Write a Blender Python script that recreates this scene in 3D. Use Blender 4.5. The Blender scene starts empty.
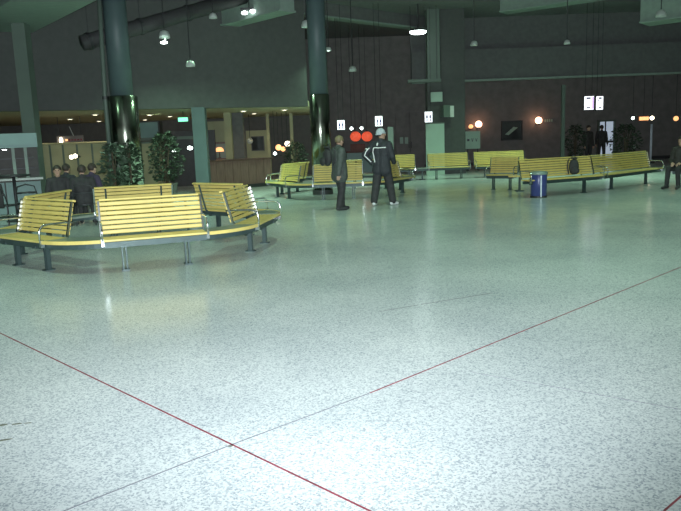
import bpy, bmesh, math, random
import numpy as np
from mathutils import Vector, Matrix
PI = math.pi
random.seed(7)
S = bpy.context.scene
C = S.collection

# ------------------------------------------------------------------ camera
F, CAM_H, HORIZ, ROLL = 700.0, 1.6, 138.5, 0.037
PITCH = math.atan((255.5 - HORIZ) / F)
fw = Vector((0, math.cos(PITCH), -math.sin(PITCH)))
rt0 = Vector((1, 0, 0)); up0 = rt0.cross(fw)
rt = rt0 * math.cos(ROLL) - up0 * math.sin(ROLL)
up = rt.cross(fw)
cam_d = bpy.data.cameras.new('camera'); cam = bpy.data.objects.new('camera', cam_d); C.objects.link(cam)
cam_d.sensor_width = 36; cam_d.lens = F / 681 * 36; cam_d.clip_end = 200
cam.matrix_world = Matrix(((rt.x, up.x, -fw.x, 0), (rt.y, up.y, -fw.y, 0), (rt.z, up.z, -fw.z, CAM_H), (0, 0, 0, 1)))
S.camera = cam
def ray(x, y): return fw + rt * ((x - 340.5) / F) - up * ((y - 255.5) / F)
def fl(x, y, z=0.0):                       # point of the place at height z
    d = ray(x, y); return Vector((0, 0, CAM_H)) + d * ((z - CAM_H) / d.z)
def at(x, y, Y):                           # point of the place at depth Y
    d = ray(x, y); return Vector((0, 0, CAM_H)) + d * (Y / d.y)

# ------------------------------------------------------------------ world, light, exposure
S.view_settings.view_transform = 'Standard'; S.view_settings.look = 'None'
S.view_settings.gamma = 1; S.view_settings.use_curve_mapping = False
S.view_settings.exposure = 0.0
w = bpy.data.worlds.new('ambient_fill'); S.world = w; w.use_nodes = True
w.node_tree.nodes['Background'].inputs[0].default_value = (0.80, 1.0, 0.86, 1)
w.node_tree.nodes['Background'].inputs[1].default_value = 0.26  # even greenish surround added to lift the dark surfaces
# the photographer's flash, mounted just above the lens
fd = bpy.data.lights.new('camera_flash', 'SPOT'); fo = bpy.data.objects.new('camera_flash', fd); C.objects.link(fo)
fd.energy = 5900; fd.color = (0.86, 0.96, 1.0); fd.spot_size = math.radians(110); fd.spot_blend = 1.0; fd.shadow_soft_size = 0.03
fdir = Vector((-0.03, 1, 0.26)).normalized()
fo.location = (-0.03, -0.02, CAM_H + 0.07)
fo.rotation_euler = fdir.to_track_quat('-Z', 'Y').to_euler()
fo.scale = (1.1, 1, 1)
LAMP_W = 85.0
LAMP_COL = (0.55, 1.0, 0.66)

# ------------------------------------------------------------------ materials
def srgb(r, g, b):
    f = lambda c: (c / 255 / 12.92) if c / 255 <= .04045 else ((c / 255 + .055) / 1.055) ** 2.4
    return (f(r), f(g), f(b))
M = {}
def mat(name, col, rough=.6, metal=0.0, var=.12, scale=6.0, spec=.5, emit=None, es=0.0, bump=0.0, stretch=None, col2=None):
    m = bpy.data.materials.new(name); m.use_nodes = True; nt = m.node_tree; b = nt.nodes['Principled BSDF']
    b.inputs['Roughness'].default_value = rough; b.inputs['Metallic'].default_value = metal
    b.inputs['Specular IOR Level'].default_value = spec
    tc = nt.nodes.new('ShaderNodeTexCoord'); mp = nt.nodes.new('ShaderNodeMapping')
    nt.links.new(tc.outputs['Object'], mp.inputs[0])
    if stretch: mp.inputs['Scale'].default_value = stretch
    nz = nt.nodes.new('ShaderNodeTexNoise'); nz.inputs['Scale'].default_value = scale; nz.inputs['Detail'].default_value = 4
    nt.links.new(mp.outputs[0], nz.inputs[0])
    rp = nt.nodes.new('ShaderNodeValToRGB')
    c2 = col2 or tuple(min(1, c * (1 + var)) for c in col)
    c1 = col if col2 else tuple(c * (1 - var) for c in col)
    rp.color_ramp.elements[0].position = .3; rp.color_ramp.elements[1].position = .7
    rp.color_ramp.elements[0].color = (*c1, 1); rp.color_ramp.elements[1].color = (*c2, 1)
    nt.links.new(nz.outputs[0], rp.inputs[0]); nt.links.new(rp.outputs[0], b.inputs['Base Color'])
    if bump:
        bp = nt.nodes.new('ShaderNodeBump'); bp.inputs['Strength'].default_value = bump; bp.inputs['Distance'].default_value = .02
        nt.links.new(nz.outputs[0], bp.inputs['Height']); nt.links.new(bp.outputs[0], b.inputs['Normal'])
    if emit:
        b.inputs['Emission Color'].default_value = (*emit, 1); b.inputs['Emission Strength'].default_value = es
    M[name] = m; return m

def floor_material():
    m = bpy.data.materials.new('terrazzo'); m.use_nodes = True; nt = m.node_tree; b = nt.nodes['Principled BSDF']
    N = nt.nodes.new; L = nt.links.new
    tc = N('ShaderNodeTexCoord')
    def noise(scale, det=2):
        n = N('ShaderNodeTexNoise'); n.inputs['Scale'].default_value = scale; n.inputs['Detail'].default_value = det
        L(tc.outputs['Object'], n.inputs[0]); return n
    chip = N('ShaderNodeTexVoronoi'); chip.inputs['Scale'].default_value = 105; L(tc.outputs['Object'], chip.inputs['Vector'])
    sep = N('ShaderNodeSeparateColor'); L(chip.outputs['Color'], sep.inputs[0]); big = noise(.55, 3); mid = noise(5, 3)
    r1 = N('ShaderNodeValToRGB'); r1.color_ramp.elements[0].position = 0; r1.color_ramp.elements[1].position = .6
    r1.color_ramp.elements[0].color = (.36, .39, .43, 1); r1.color_ramp.elements[1].color = (.74, .755, .76, 1)
    L(sep.outputs[0], r1.inputs[0])
    r2 = N('ShaderNodeValToRGB'); r2.color_ramp.elements[0].position = .35; r2.color_ramp.elements[1].position = .62
    r2.color_ramp.elements[0].color = (.80, .82, .84, 1); r2.color_ramp.elements[1].color = (1, 1, 1, 1)
    L(big.outputs[0], r2.inputs[0])
    mx = N('ShaderNodeMix'); mx.data_type = 'RGBA'; mx.blend_type = 'MULTIPLY'; mx.inputs[0].default_value = 1
    L(r1.outputs[0], mx.inputs[6]); L(r2.outputs[0], mx.inputs[7]); L(mx.outputs[2], b.inputs['Base Color'])
    r3 = N('ShaderNodeMapRange'); r3.inputs[3].default_value = .13; r3.inputs[4].default_value = .24
    L(mid.outputs[0], r3.inputs[0]); L(r3.outputs[0], b.inputs['Roughness'])
    b.inputs['Specular IOR Level'].default_value = .30
    M['terrazzo'] = m
floor_material()
mat('wood', (.66, .51, .165), .42, var=.16, scale=3, stretch=(1.5, 22, 22))
mat('wood_edge', (.70, .55, .175), .38, var=.12, scale=4)
mat('bench_steel', (.055, .085, .085), .45, .3)
mat('chrome', (.72, .74, .76), .18, 1.0, var=.03)
mat('laminate', (.22, .27, .23), .35)
mat('fascia', (.083, .088, .085), .8, var=.08)
mat('ceiling_dark', (.17, .175, .175), .85, var=.1)
mat('soffit', (.42, .38, .24), .7, var=.06)
mat('beam_paint', (.24, .31, .27), .6, var=.08)
mat('beam_dark', (.135, .138, .138), .8, var=.1)
mat('column_paint', (.08, .12, .125), .5, var=.08, scale=2)
mat('column_green', (.12, .16, .135), .55, var=.08, scale=2)
mat('cladding', (.27, .29, .24), .20, 1.0, var=.1, scale=1.5)
mat('back_wall', (.12, .115, .11), .75, var=.1)
mat('brown_wall', (.20, .185, .18), .7, var=.15, scale=3)
mat('brick_red', (.13, .075, .07), .75, var=.2, scale=8)
mat('panel_beige', (.32, .32, .19), .6, var=.1, scale=2)
mat('panel_teal', (.17, .28, .27), .5, var=.08, scale=2)
mat('panel_green', (.36, .50, .41), .5, var=.06, scale=2)
mat('white_paint', (.62, .66, .62), .5, var=.05)
mat('counter_wood', (.20, .125, .10), .45, var=.2, scale=3, stretch=(12, 12, 1))
mat('counter_top', (.12, .07, .06), .3, var=.1)
mat('duct_dark', (.05, .05, .052), .7, var=.1)
mat('dark_metal', (.05, .052, .055), .5, .3)
mat('black_plastic', (.045, .046, .05), .5)
mat('glass_dark', (.03, .035, .04), .08, spec=.6)
mat('bulb_white', (1, 1, 1), emit=(.85, 1, .95), es=9)
mat('bulb_warm', (1, .9, .7), emit=(1, .86, .62), es=7)
mat('globe_red', (1, .7, .5), emit=(1, .50, .30), es=7)
mat('globe_orange', (1, .6, .3), emit=(1, .45, .18), es=1.6)
mat('lantern_red', (.8, .12, .06), emit=(1, .13, .06), es=.6)
mat('sign_white', (1, 1, 1), emit=(.90, .92, 1), es=1.5)
mat('sign_blue', (.02, .03, .18), .5)
mat('sign_purple', (.55, .35, .75), emit=(.75, .45, 1), es=.9)
mat('exit_green', (.3, 1, .7), emit=(.25, 1, .55), es=1.5)
mat('room_glow', (.6, .7, .8), emit=(.62, .72, .88), es=.42)
mat('neon_orange', (1, .5, .15), emit=(1, .42, .10), es=1.0)
mat('lens_grey', (.50, .55, .52), .4)
mat('bin_blue', (.05, .065, .22), .3)
mat('bin_stripe', (.75, .80, .95), .25)
mat('bin_lid', (.22, .30, .26), .4)
mat('leaf', (.03, .048, .028), .5, var=.45, scale=5)
mat('leaf_pale', (.06, .09, .06), .5, var=.4, scale=5)
mat('bark', (.10, .075, .05), .8)
mat('soil', (.05, .04, .03), .9)
mat('pot', (.09, .085, .08), .6)
mat('cloth_black', (.04, .04, .042), .8, var=.2, bump=.3, scale=14)
mat('cloth_navy', (.036, .038, .046), .75, var=.2, bump=.3, scale=14)
mat('cloth_green', (.075, .085, .08), .75, var=.2, bump=.3, scale=14)
mat('cloth_brown', (.05, .045, .042), .8, var=.2, bump=.3, scale=14)
mat('cloth_purple', (.06, .045, .085), .8, var=.2, bump=.3, scale=14)
mat('skin', (.52, .33, .24), .55, var=.06)
mat('hair_blond', (.20, .16, .09), .6, var=.25, scale=30)
mat('hair_dark', (.05, .038, .03), .6, var=.25, scale=30)
mat('cap_grey', (.50, .55, .60), .85, var=.1, scale=30)
mat('reflective', (.95, .95, .95), .3, var=.0)
mat('shoe_white', (.80, .82, .84), .5)
mat('eye', (.03, .03, .03), .2)
mat('lip', (.40, .17, .14), .5)
mat('joint_red', (.24, .045, .065), .6, var=.35, scale=7)
mat('joint_grey', (.20, .20, .23), .7, var=.15, scale=7)
mat('joint_dark', (.13, .12, .13), .7, var=.4, scale=9)
mat('stain', (.15, .15, .12), .5)
mat('ink', (.10, .09, .12), .6)

# ------------------------------------------------------------------ mesh helpers
class MB:
    def __init__(s): s.v = []; s.f = []
    def add(s, vs, fs):
        o = len(s.v); s.v += [tuple(v) for v in vs]; s.f += [tuple(i + o for i in f) for f in fs]; return s
    def box(s, c, d, rz=0.0, rx=0.0, ch=0.0):
        x, y, z = d[0] / 2, d[1] / 2, d[2] / 2
        R = Matrix.Rotation(rz, 3, 'Z') @ Matrix.Rotation(rx, 3, 'X'); c = Vector(c)
        if ch <= 0:
            vs = [c + R @ Vector(p) for p in ((-x,-y,-z),(x,-y,-z),(x,y,-z),(-x,y,-z),(-x,-y,z),(x,-y,z),(x,y,z),(-x,y,z))]
            return s.add(vs, ((0,3,2,1),(4,5,6,7),(0,1,5,4),(1,2,6,5),(2,3,7,6),(3,0,4,7)))
        pr = [(-y+ch,-z),(y-ch,-z),(y,-z+ch),(y,z-ch),(y-ch,z),(-y+ch,z),(-y,z-ch),(-y,-z+ch)]   # chamfered along x
        vs = [c + R @ Vector((-x, a, b)) for a, b in pr] + [c + R @ Vector((x, a, b)) for a, b in pr]
        fs = [tuple(range(7, -1, -1)), tuple(range(8, 16))] + [(i, (i+1) % 8, 8+(i+1) % 8, 8+i) for i in range(8)]
        return s.add(vs, fs)
    def tube(s, pts, r, n=8, closed=False):
        pts = [Vector(p) for p in pts]; k = len(pts); rr = r if isinstance(r, (list, tuple)) else [r] * k
        vs = []; prev = None
        for i, p in enumerate(pts):
            if closed: t = pts[(i+1) % k] - pts[i-1]
            else: t = pts[min(i+1, k-1)] - pts[max(i-1, 0)]
            t.normalize()
            if prev is None: a = t.orthogonal().normalized()
            else: a = (prev - t * prev.dot(t)).normalized()
            prev = a; b = t.cross(a)
            vs += [p + (a * math.cos(2*PI*j/n) + b * math.sin(2*PI*j/n)) * rr[i] for j in range(n)]
        fs = []
        for i in range(k if closed else k-1):
            for j in range(n):
                a0 = i*n+j; a1 = i*n+(j+1) % n; i2 = ((i+1) % k)*n
                fs.append((a0, a1, i2+(j+1) % n, i2+j))
        if not closed: fs += [tuple(range(n-1, -1, -1)), tuple(range((k-1)*n, k*n))]
        return s.add(vs, fs)
    def lathe(s, prof, c=(0,0,0), n=20, sx=1.0, sy=1.0):     # prof: (radius, z)
        c = Vector(c); vs = []; fs = []; k = len(prof)
        for r, z in prof:
            r = max(r, 1e-4)
            vs += [c + Vector((r*sx*math.cos(2*PI*j/n), r*sy*math.sin(2*PI*j/n), z)) for j in range(n)]
        for i in range(k-1):
            for j in range(n): fs.append((i*n+j, i*n+(j+1) % n, (i+1)*n+(j+1) % n, (i+1)*n+j))
        fs += [tuple(range(n-1, -1, -1)), tuple(range((k-1)*n, k*n))]
        return s.add(vs, fs)
    def ball(s, c, r, n=14, m=9, sc=(1,1,1)):
        prof = [(math.sin(PI*i/m)*r, -math.cos(PI*i/m)*r*sc[2]) for i in range(m+1)]
        return s.lathe(prof, c, n, sc[0], sc[1])
    def prism(s, poly, z0, z1):
        n = len(poly)
        vs = [(p[0], p[1], z0) for p in poly] + [(p[0], p[1], z1) for p in poly]
        return s.add(vs, [tuple(range(n-1, -1, -1)), tuple(range(n, 2*n))] + [(i, (i+1) % n, n+(i+1) % n, n+i) for i in range(n)])
    def mesh(s, name, m, smooth=False):
        me = bpy.data.meshes.new(name); me.from_pydata(s.v, [], s.f); me.materials.append(M[m])
        bm = bmesh.new(); bm.from_mesh(me); bmesh.ops.recalc_face_normals(bm, faces=bm.faces); bm.to_mesh(me); bm.free()
        if smooth:
            for p in me.polygons: p.use_smooth = True
        return me
    def build(s, name, m, parent=None, smooth=False):
        return link(name, s.mesh(name, m, smooth), parent)
def link(name, me, parent=None, loc=None, rot=None):
    o = bpy.data.objects.new(name, me); C.objects.link(o)
    if parent: o.parent = parent
    if loc is not None: o.location = loc
    if rot is not None: o.rotation_euler = rot
    return o
def tag(o, label, cat, group=None, kind=None):
    o['label'] = label; o['category'] = cat
    if group: o['group'] = group
    if kind: o['kind'] = kind
    return o
def struct(o, label=None):
    o['kind'] = 'structure'
    if label: o['label'] = label
    return o
def thing(name, label, cat, loc=(0,0,0), rz=0.0, group=None):
    o = bpy.data.objects.new(name, None); C.objects.link(o); o.empty_display_size = .1
    o.location = loc; o.rotation_euler = (0, 0, rz); return tag(o, label, cat, group)
def wallbox(name, a, b, z0, z1, th, m, label=None):           # upright slab between plan points a and b, thickness th behind it
    a = Vector((a[0], a[1])); b = Vector((b[0], b[1])); t = (b-a).normalized(); n = Vector((-t.y, t.x))
    return struct(MB().prism([a, b, b+n*th, a+n*th], z0, z1).build(name, m), label)

# ------------------------------------------------------------------ the hall
floor = struct(MB().box((2, 18, -.1), (70, 70, .2)).build('floor', 'terrazzo'), 'pale speckled terrazzo floor of the hall')
def strip(name, p, q, wd, m, parent=floor, seg=1):
    p = Vector((p[0], p[1])); q = Vector((q[0], q[1])); t = (q-p).normalized(); n = Vector((-t.y, t.x)) * wd / 2
    return MB().prism([p-n, q-n, q+n, p+n], -.002, .0012).build(name, m, parent)
ux = Vector((math.cos(math.radians(-45.6)), math.sin(math.radians(-45.6))))
A0, A1 = fl(0, 333), fl(370, 511); B0, Bm, B1 = fl(60, 511), fl(370, 393), fl(681, 267)
Bx = fl(231, 445)
dA = (A1 - A0).normalized(); dB = (B1 - Bm).normalized()
strip('floor_joint', A0 - dA * 1.6, A1 + dA * 2.5, .012, 'joint_red')
strip('floor_joint', Bm, B1 + dB * 5, .012, 'joint_red')
strip('floor_joint', Bx, Bm - dB * .01, .010, 'joint_grey')
strip('floor_joint', B0 - dB * 2, Bx, .010, 'joint_grey')
strip('floor_joint', fl(664, 511), fl(700, 480), .010, 'joint_red')
strip('floor_joint', fl(470, 372), fl(690, 411), .006, 'joint_grey')
strip('floor_joint', fl(380, 311.5), fl(418, 305), .008, 'joint_dark')
strip('floor_joint', fl(421, 304.5), fl(492, 293), .010, 'joint_dark')
for (x, y, a, b, r) in ((3, 425, .030, .016, .3), (17, 424, .030, .012, .2), (28, 423, .026, .008, .2), (4, 440, .055, .012, .35), (230, 446, .016, .012, .2)):
    c = fl(x, y); R = random.Random(x)
    poly = []
    for k in range(10):
        t = 2*PI*k/10; q = .75 + .4*R.random(); u = a*q*math.cos(t); v = b*q*math.sin(t)
        poly.append((c.x + u*math.cos(r) - v*math.sin(r), c.y + u*math.sin(r) + v*math.cos(r)))
    MB().prism(poly, -.002, .001).build('stain', 'stain', floor)

CEIL = 6.5
struct(MB().box((2, 19, CEIL + .15), (60, 50, .3)).build('ceiling', 'ceiling_dark'), 'dark high ceiling of the hall')
FA, FB = Vector((-15.0, 17.6)), Vector((-0.9, 23.9))           # lower edge of the gallery front
wallbox('wall_gallery', FA, FB, 2.70, CEIL, .35, 'fascia', 'plain dark grey gallery front above the low cafe area')
SOF = 2.70
struct(MB().prism([(FA.x, FA.y+.1), (FB.x, FB.y+.1), (-.9, 33), (-22, 33), (-22, 17.6)], SOF + .02, SOF + .2).build('ceiling_soffit', 'soffit'), 'beige low soffit with downlights under the gallery')
struct(MB().box((-11.6, 33.2, 1.5), (21, .3, 3.0)).build('wall_cafe', 'back_wall'))
struct(MB().box((12.4, 36.2, 3.25), (30.8, .4, 6.5)).build('wall_back', 'brown_wall'), 'dark reddish brown end wall with globe lamps')
struct(MB().box((-13.1, 36.2, 3.25), (20.2, .4, 6.5)).build('wall_corridor', 'back_wall'))
struct(MB().box((28, 20, 3.25), (.4, 40, 6.5)).build('wall_right', 'back_wall'))
struct(MB().box((-22, 20, 3.25), (.4, 40, 6.5)).build('wall_left', 'back_wall'))

# gallery edge over the right half of the hall
t = thing('gallery_beam', 'long dark beam edging the upper gallery on the right', 'beam')
a = at(412, 83, 31); b = at(700, 70, 31)
MB().box(((a.x+30)/2 - 1, 31.2, a.z + .65), (28 - a.x, .5, 1.3)).build('web', 'beam_dark', t)
MB().box(((a.x+30)/2 - 1, 30.95, a.z), (28 - a.x, .22, .09)).build('flange', 'beam_paint', t)
MB().box(((a.x+30)/2 - 1, 31.4, a.z + 2.0), (28 - a.x, .2, 1.4)).build('upper_panel', 'beam_dark', t)
t.location = (0, 0, 0)

def beam(name, label, p, q, z0, z1, wd, m, m2=None):
    t = thing(name, label, 'beam')
    p = Vector((p.x, p.y)); q = Vector((q.x, q.y)); d = (q-p).normalized(); n = Vector((-d.y, d.x)) * wd
    MB().prism([p, q, q+n, p+n], z0, z1).build('casing', m, t)
    MB().prism([p-n*.12, q-n*.12, q+n*1.12, p+n*1.12], z0 - .05, z0).build('bottom_flange', m2 or m, t)
    return t
a, b = fl(27, 31, 4.88), fl(86, 0, 4.88); d = (b-a).normalized()
beam('roof_beam', 'wide grey-green roof beam at top left above the thin pillar', a - d*.7, b + d*5, 4.9, CEIL, -1.3, 'beam_paint')
a, b = fl(192, 38, 5.2), fl(288, 14, 5.2); d = (b-a).normalized()
beam('roof_beam', 'grey-green roof beam tapering away beside the lit twin lamp', a, b + d*.3, 5.25, 5.98, -.5, 'beam_paint')
a, b = fl(212, 3, 6.0), fl(424, 29, 6.0); d = (b-a).normalized()
beam('roof_beam', 'long dark roof beam with pale lower edge running to the oval lamp', a - d*2, b + d*.4, 6.05, CEIL, .4, 'beam_dark', 'beam_paint')
a, b = fl(500, 11, 6.1), fl(580, -1, 6.1); d = (b-a).normalized()
beam('roof_beam', 'pale roof beam cut by the top edge, right of centre', a, b + d*3, 6.1, CEIL, .6, 'beam_paint')
a, b = fl(640, 22, 5.2), fl(700, 14, 5.2); d = (b-a).normalized()
beam('roof_beam', 'pale boxed roof beam in the top right corner', a, b + d*3, 5.2, CEIL, .9, 'beam_paint')
# dark round duct in front of the gallery, upper left
t = thing('air_duct', 'dark round air duct high on the gallery left of centre', 'duct')
a = at(82, 43, 19.0); b = at(205, 8, 21.0)
MB().tube([a, a + (b-a)*.33, a + (b-a)*.66, b + (b-a)*.4], .20, 14).build('pipe', 'duct_dark', t, True)
for k in (.05, .45, .85):
    p = a + (b-a)*k; MB().tube([p - (b-a).normalized()*.04, p + (b-a).normalized()*.04], .225, 14).build('collar', 'dark_metal', t)
    MB().tube([p, (p.x, p.y, CEIL)], .012, 5).build('hanger', 'dark_metal', t)

# ------------------------------------------------------------------ columns
def column(label, x, y, r, rc, zc, m='column_paint'):
    t = thing('column', label, 'column', (x, y, 0))
    MB().lathe([(r, zc - .05), (r, CEIL)], n=24).build('shaft', m, t, True)
    MB().lathe([(rc, 0), (rc, zc), (rc - .02, zc + .02), (r, zc + .02)], n=28).build('cladding', 'cladding', t)
    MB().lathe([(rc + .015, 0), (rc + .015, .12), (rc, .13)], n=28).build('base_ring', 'dark_metal', t)
    for o in t.children:
        if o.name.startswith('cladding'):
            for p in o.data.polygons: p.use_smooth = len(p.vertices) == 4
    return t
p = at(122, 97, 19.2); column('thick round column with steel cladding behind the leafy planter', p.x, p.y, .30, .40, p.z)
pp = thing('drain_pipe', 'thin grey pipe running up the left side of the thick column', 'pipe')
a, b = at(105, 98, 18.95), at(100.5, 0, 18.95)
MB().tube([(a.x, a.y, 0), a, (b.x, b.y, CEIL)], .06, 8).build('pipe', 'column_green', pp, True)
MB().tube([(a.x, a.y, a.z - .04), (a.x, a.y, a.z + .04)], .08, 8).build('bracket', 'dark_metal', pp)
C3 = at(319, 95, 20.7); column('round steel-clad column rising inside the bench ring behind two people', C3.x, C3.y, .26, .29, C3.z)
def pillar(label, px0, px1, py, Y, z0, z1, m, dep=.35, name='pillar'):
    a, b = at(px0, py, Y), at(px1, py, Y)
    t = thing(name, label, 'pillar', ((a.x+b.x)/2, Y + dep/2, 0))
    wd = b.x - a.x
    MB().box((0, 0, (z0+z1)/2), (wd, dep, z1-z0)).build('shaft', m, t)
    MB().box((0, 0, .08), (wd+.04, dep+.04, .16)).build('plinth', 'dark_metal', t)
    return t
pillar('thin grey-green pillar far left below the roof beam', 18, 31, 90, 18.9, 0, 4.9, 'column_green')
pillar('slim grey-green pillar between dark doorway and bar counter', 194, 207, 150, 22.3, 0, SOF+.02, 'column_paint')
# pillar group right of centre
t = pillar('broad dark green pillar carrying a small loudspeaker', 441, 465, 110, 28.9, 0, CEIL, 'fascia', .6)
t = pillar('narrow pale green pillar beside the broad dark one', 427.5, 440, 60, 28.8, 0, CEIL, 'column_green', .5)
zs = at(434, 81, 28.75).z; MB().box((0, -.02, zs/2), (.56, .52, zs)).build('lower_casing', 'fascia', t)
t = pillar('thin grey post in front of the brown wall, right of the red globes', 561.5, 565, 120, 30.0, 0, at(563, 85, 30).z, 'column_green', .12, name='post')

# ------------------------------------------------------------------ benches
BL = 1.31
slat_cache = {}
def slat_mesh(L, wdt, th, m):
    k = (round(L, 3), wdt, th, m)
    if k not in slat_cache: slat_cache[k] = MB().box((0,0,0), (L, wdt, th), ch=.006).mesh('slat', m)
    return slat_cache[k]
cache = {}
def shared(key, fn):
    if key not in cache: cache[key] = fn()
    return cache[key]
TILT = math.radians(14)
def bench(label, cx, cy, az, L=BL, group=None, near=False):
    """cx, cy: middle of the seat on plan; az: the way the sitter faces (radians)."""
    t = thing('slatted_bench', label, 'bench', (cx, cy, 0), az + PI/2, group)
    for k in range(5):
        link('seat_slat', slat_mesh(L, .070, .03, 'wood_edge' if k == 0 else 'wood'), t, (0, -.205 + k*.080, .418 + (.006 if k == 0 else 0)))
    for k in range(7):
        h = .055 + k*.063
        link('back_slat', slat_mesh(L, .024, .050, 'wood'), t, (0, .17 + math.sin(TILT)*h, .435 + math.cos(TILT)*h), (-TILT, 0, 0))
    # top roll
    link('back_slat', slat_mesh(L, .050, .026, 'wood_edge'), t, (0, .17 + math.sin(TILT)*.49 + .012, .435 + math.cos(TILT)*.49 - .005), (-TILT, 0, 0))
    link('beam', shared(('beam', L), lambda: MB().box((0,-.16,.36), (L, .05, .075)).box((0,.08,.36), (L, .05, .07)).mesh('beam', 'bench_steel')), t)
    def leg():
        b = MB()
        for s in (-1, 1): b.box((s*.024, 0, .17), (.022, .06, .33))
        b.box((0, 0, .008), (.10, .14, .016)).box((0, 0, .335), (.09, .36, .03)); return b.mesh('leg', 'bench_steel')
    def back_br():
        b = MB(); b.tube([(0,.02,.37), (0,.14,.385), (0,.197,.43), (0,.19+math.sin(TILT)*.46+.015,.435+math.cos(TILT)*.46)], .017, 6); return b.mesh('back_bracket', 'bench_steel')
    def arm():
        b = MB(); z = .64
        pts = [(0,.24,z-.01), (0,.1,z), (0,-.12,z), (0,-.185,z-.012), (0,-.225,z-.05), (0,-.238,z-.11), (0,-.235,.42)]
        b.tube(pts, .013, 8); return b.mesh('armrest', 'chrome', True)
    def plate():
        b = MB()
        b.box((0, .17+math.sin(TILT)*.24-.03, .435+math.cos(TILT)*.24), (.022, .03, .47), rx=-TILT); return b.mesh('end_plate', 'chrome')
    def cuff(): return MB().box((0,-.215,.40), (.035, .05, .10)).mesh('arm_bracket', 'chrome')
    for s in (-1, 1):
        link('leg', shared('leg', leg), t, (s*L*.31, -.02, 0))
        link('back_bracket', shared('bb', back_br), t, (s*L*.36, 0, 0))
        link('armrest', shared('arm', arm), t, (s*(L/2 + .012), 0, 0))
        link('end_plate', shared('plate', plate), t, (s*(L/2 + .014), 0, 0))
        link('arm_bracket', shared('cuff', cuff), t, (s*(L/2 + .012), 0, 0))
    return t
AP = 2.06                                                     # apothem of the seat's front edge
def ring_table(label, c, a0, a1, group, L=BL):
    c = Vector(c)
    def corner(az, s, ap): return c + Vector((math.cos(az), math.sin(az)))*ap + Vector((-math.sin(az), math.cos(az)))*(L/2 + .036)*s
    f0, b0 = corner(a0, 1, AP - .01), corner(a0, 1, AP - .38)
    f1, b1 = corner(a1, -1, AP - .01), corner(a1, -1, AP - .38)
    m0 = (f0 + f1 + b0 + b1) / 4
    rad = ((f0-c).length + (f1-c).length) / 2
    t0 = math.atan2(*(f0-c).yx); t1 = math.atan2(*(f1-c).yx)
    if t1 < t0: t1 += 2*PI
    arc = [c + Vector((math.cos(t0+(t1-t0)*k/8), math.sin(t0+(t1-t0)*k/8)))*(rad + .05*math.sin(PI*k/8)) for k in range(9)]
    t = thing('corner_table', label, 'table', (m0.x, m0.y, 0), 0, group)
    inner = [p - m0 for p in arc]
    tin = [q*1.0 - (q+m0-c).normalized()*.028 for q in inner]
    MB().prism(tin + [b1-m0, b0-m0], .400, .437).build('table_top', 'laminate', t)
    MB().prism(inner + tin[::-1], .396, .440).build('wood_edge', 'wood_edge', t)
    MB().prism([q - (q+m0-c).normalized()*.06 for q in inner] + [q - (q+m0-c).normalized()*.11 for q in inner][::-1], .325, .398).build('beam', 'bench_steel', t)
    return t
def ring(c, az0, blabels, tlabels, bgroup, tgroup, step=60, tw=(0,0,0,0,0,0,0)):
    for k, lb in enumerate(blabels):
        az = math.radians(az0 + step*k + tw[k])
        if lb: bench(lb, c[0] + math.cos(az)*(AP-.24), c[1] + math.sin(az)*(AP-.24), az, BL, bgroup)
        if tlabels[k]: ring_table(tlabels[k], c, az, math.radians(az0 + step*(k+1) + tw[(k+1) % 6]), tgroup)
R1 = (-3.08, 10.95)
ring(R1, -70,
     ['bright yellow slatted bench facing the camera at the front of the left ring',
      'yellow slatted bench at the right end of the left ring, seat facing right',
      'yellow slatted bench seen from behind at the back right of the left ring',
      'yellow slatted bench with only its top showing behind the front bench of the left ring',
      'yellow slatted bench showing its slanted top behind the leftmost bench of the left ring',
      'leftmost yellow slatted bench of the left ring, seat facing front left'],
     ['grey-green corner table with yellow edge right of the brightest front bench',
      'grey-green corner table at the right rear of the left ring',
      'grey-green corner table at the back of the left ring',
      'grey-green corner table at the left rear of the left ring',
      'grey-green corner table at the far left edge of the left ring',
      'grey-green corner table with yellow edge left of the brightest front bench'],
     'benches of the near left ring', 'corner tables of the near left ring', tw=(0,1,-1,0,2,1))
R2 = (C3.x + .52, C3.y)
ring(R2, -92,
     ['dim yellow slatted bench directly behind the two standing people',
      'dim slatted bench right of the knit cap person, round the steel-clad column',
      'slatted bench at the back right of the ring round the steel-clad column',
      'slatted bench behind the steel-clad column within its ring',
      'slatted bench at the back left of the ring round the steel-clad column',
      'dim slatted bench left of the two standing people in front of the steel-clad column'],
     ['corner table behind the person in the knit cap', 'corner table at right rear of the ring round the column',
      'corner table at the back of the ring round the column', 'corner table at the back left of the ring round the column',
      'corner table at the left of the ring round the column', 'corner table behind the person with the backpack'],
     'benches of the ring round the column', 'corner tables of the ring round the column')
def bench_px(label, x0, Y0, x1, Y1, py, group=None):          # seat front edge from (x0, depth Y0) to (x1, depth Y1)
    a = at(x0, py, Y0); b = at(x1, py, Y1); d = Vector((b.x-a.x, b.y-a.y)); L = d.length; d.normalize()
    n = Vector((d.y, -d.x)); m = Vector(((a.x+b.x)/2, (a.y+b.y)/2)) - n*.24
    return bench(label, m.x, m.y, math.atan2(n.y, n.x), round(L, 2), group), m, n, L
RG = 'benches of the right-hand group'
FG = 'benches of the far row'
bench_px('far slatted bench just right of the knit cap person, left of the pale green pillar', 383, 25.6, 415, 25.5, 170, FG)
bench_px('far yellow-green slatted bench in front of the pale green panel', 429.5, 25.5, 470, 25.5, 170, FG)
bench_px('far slatted bench right of the notice board, partly behind other benches', 476.5, 25.5, 527, 25.5, 168, FG)
tt = thing('side_table', 'low dark table between the far benches left of the pale green panel', 'table', (at(422.2, 170, 25.75).x, 25.78, 0))
MB().box((0,0,.41), (.40,.44,.04)).build('table_top', 'laminate', tt); MB().box((0,-.20,.36), (.40,.04,.07)).build('beam', 'bench_steel', tt)
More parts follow.
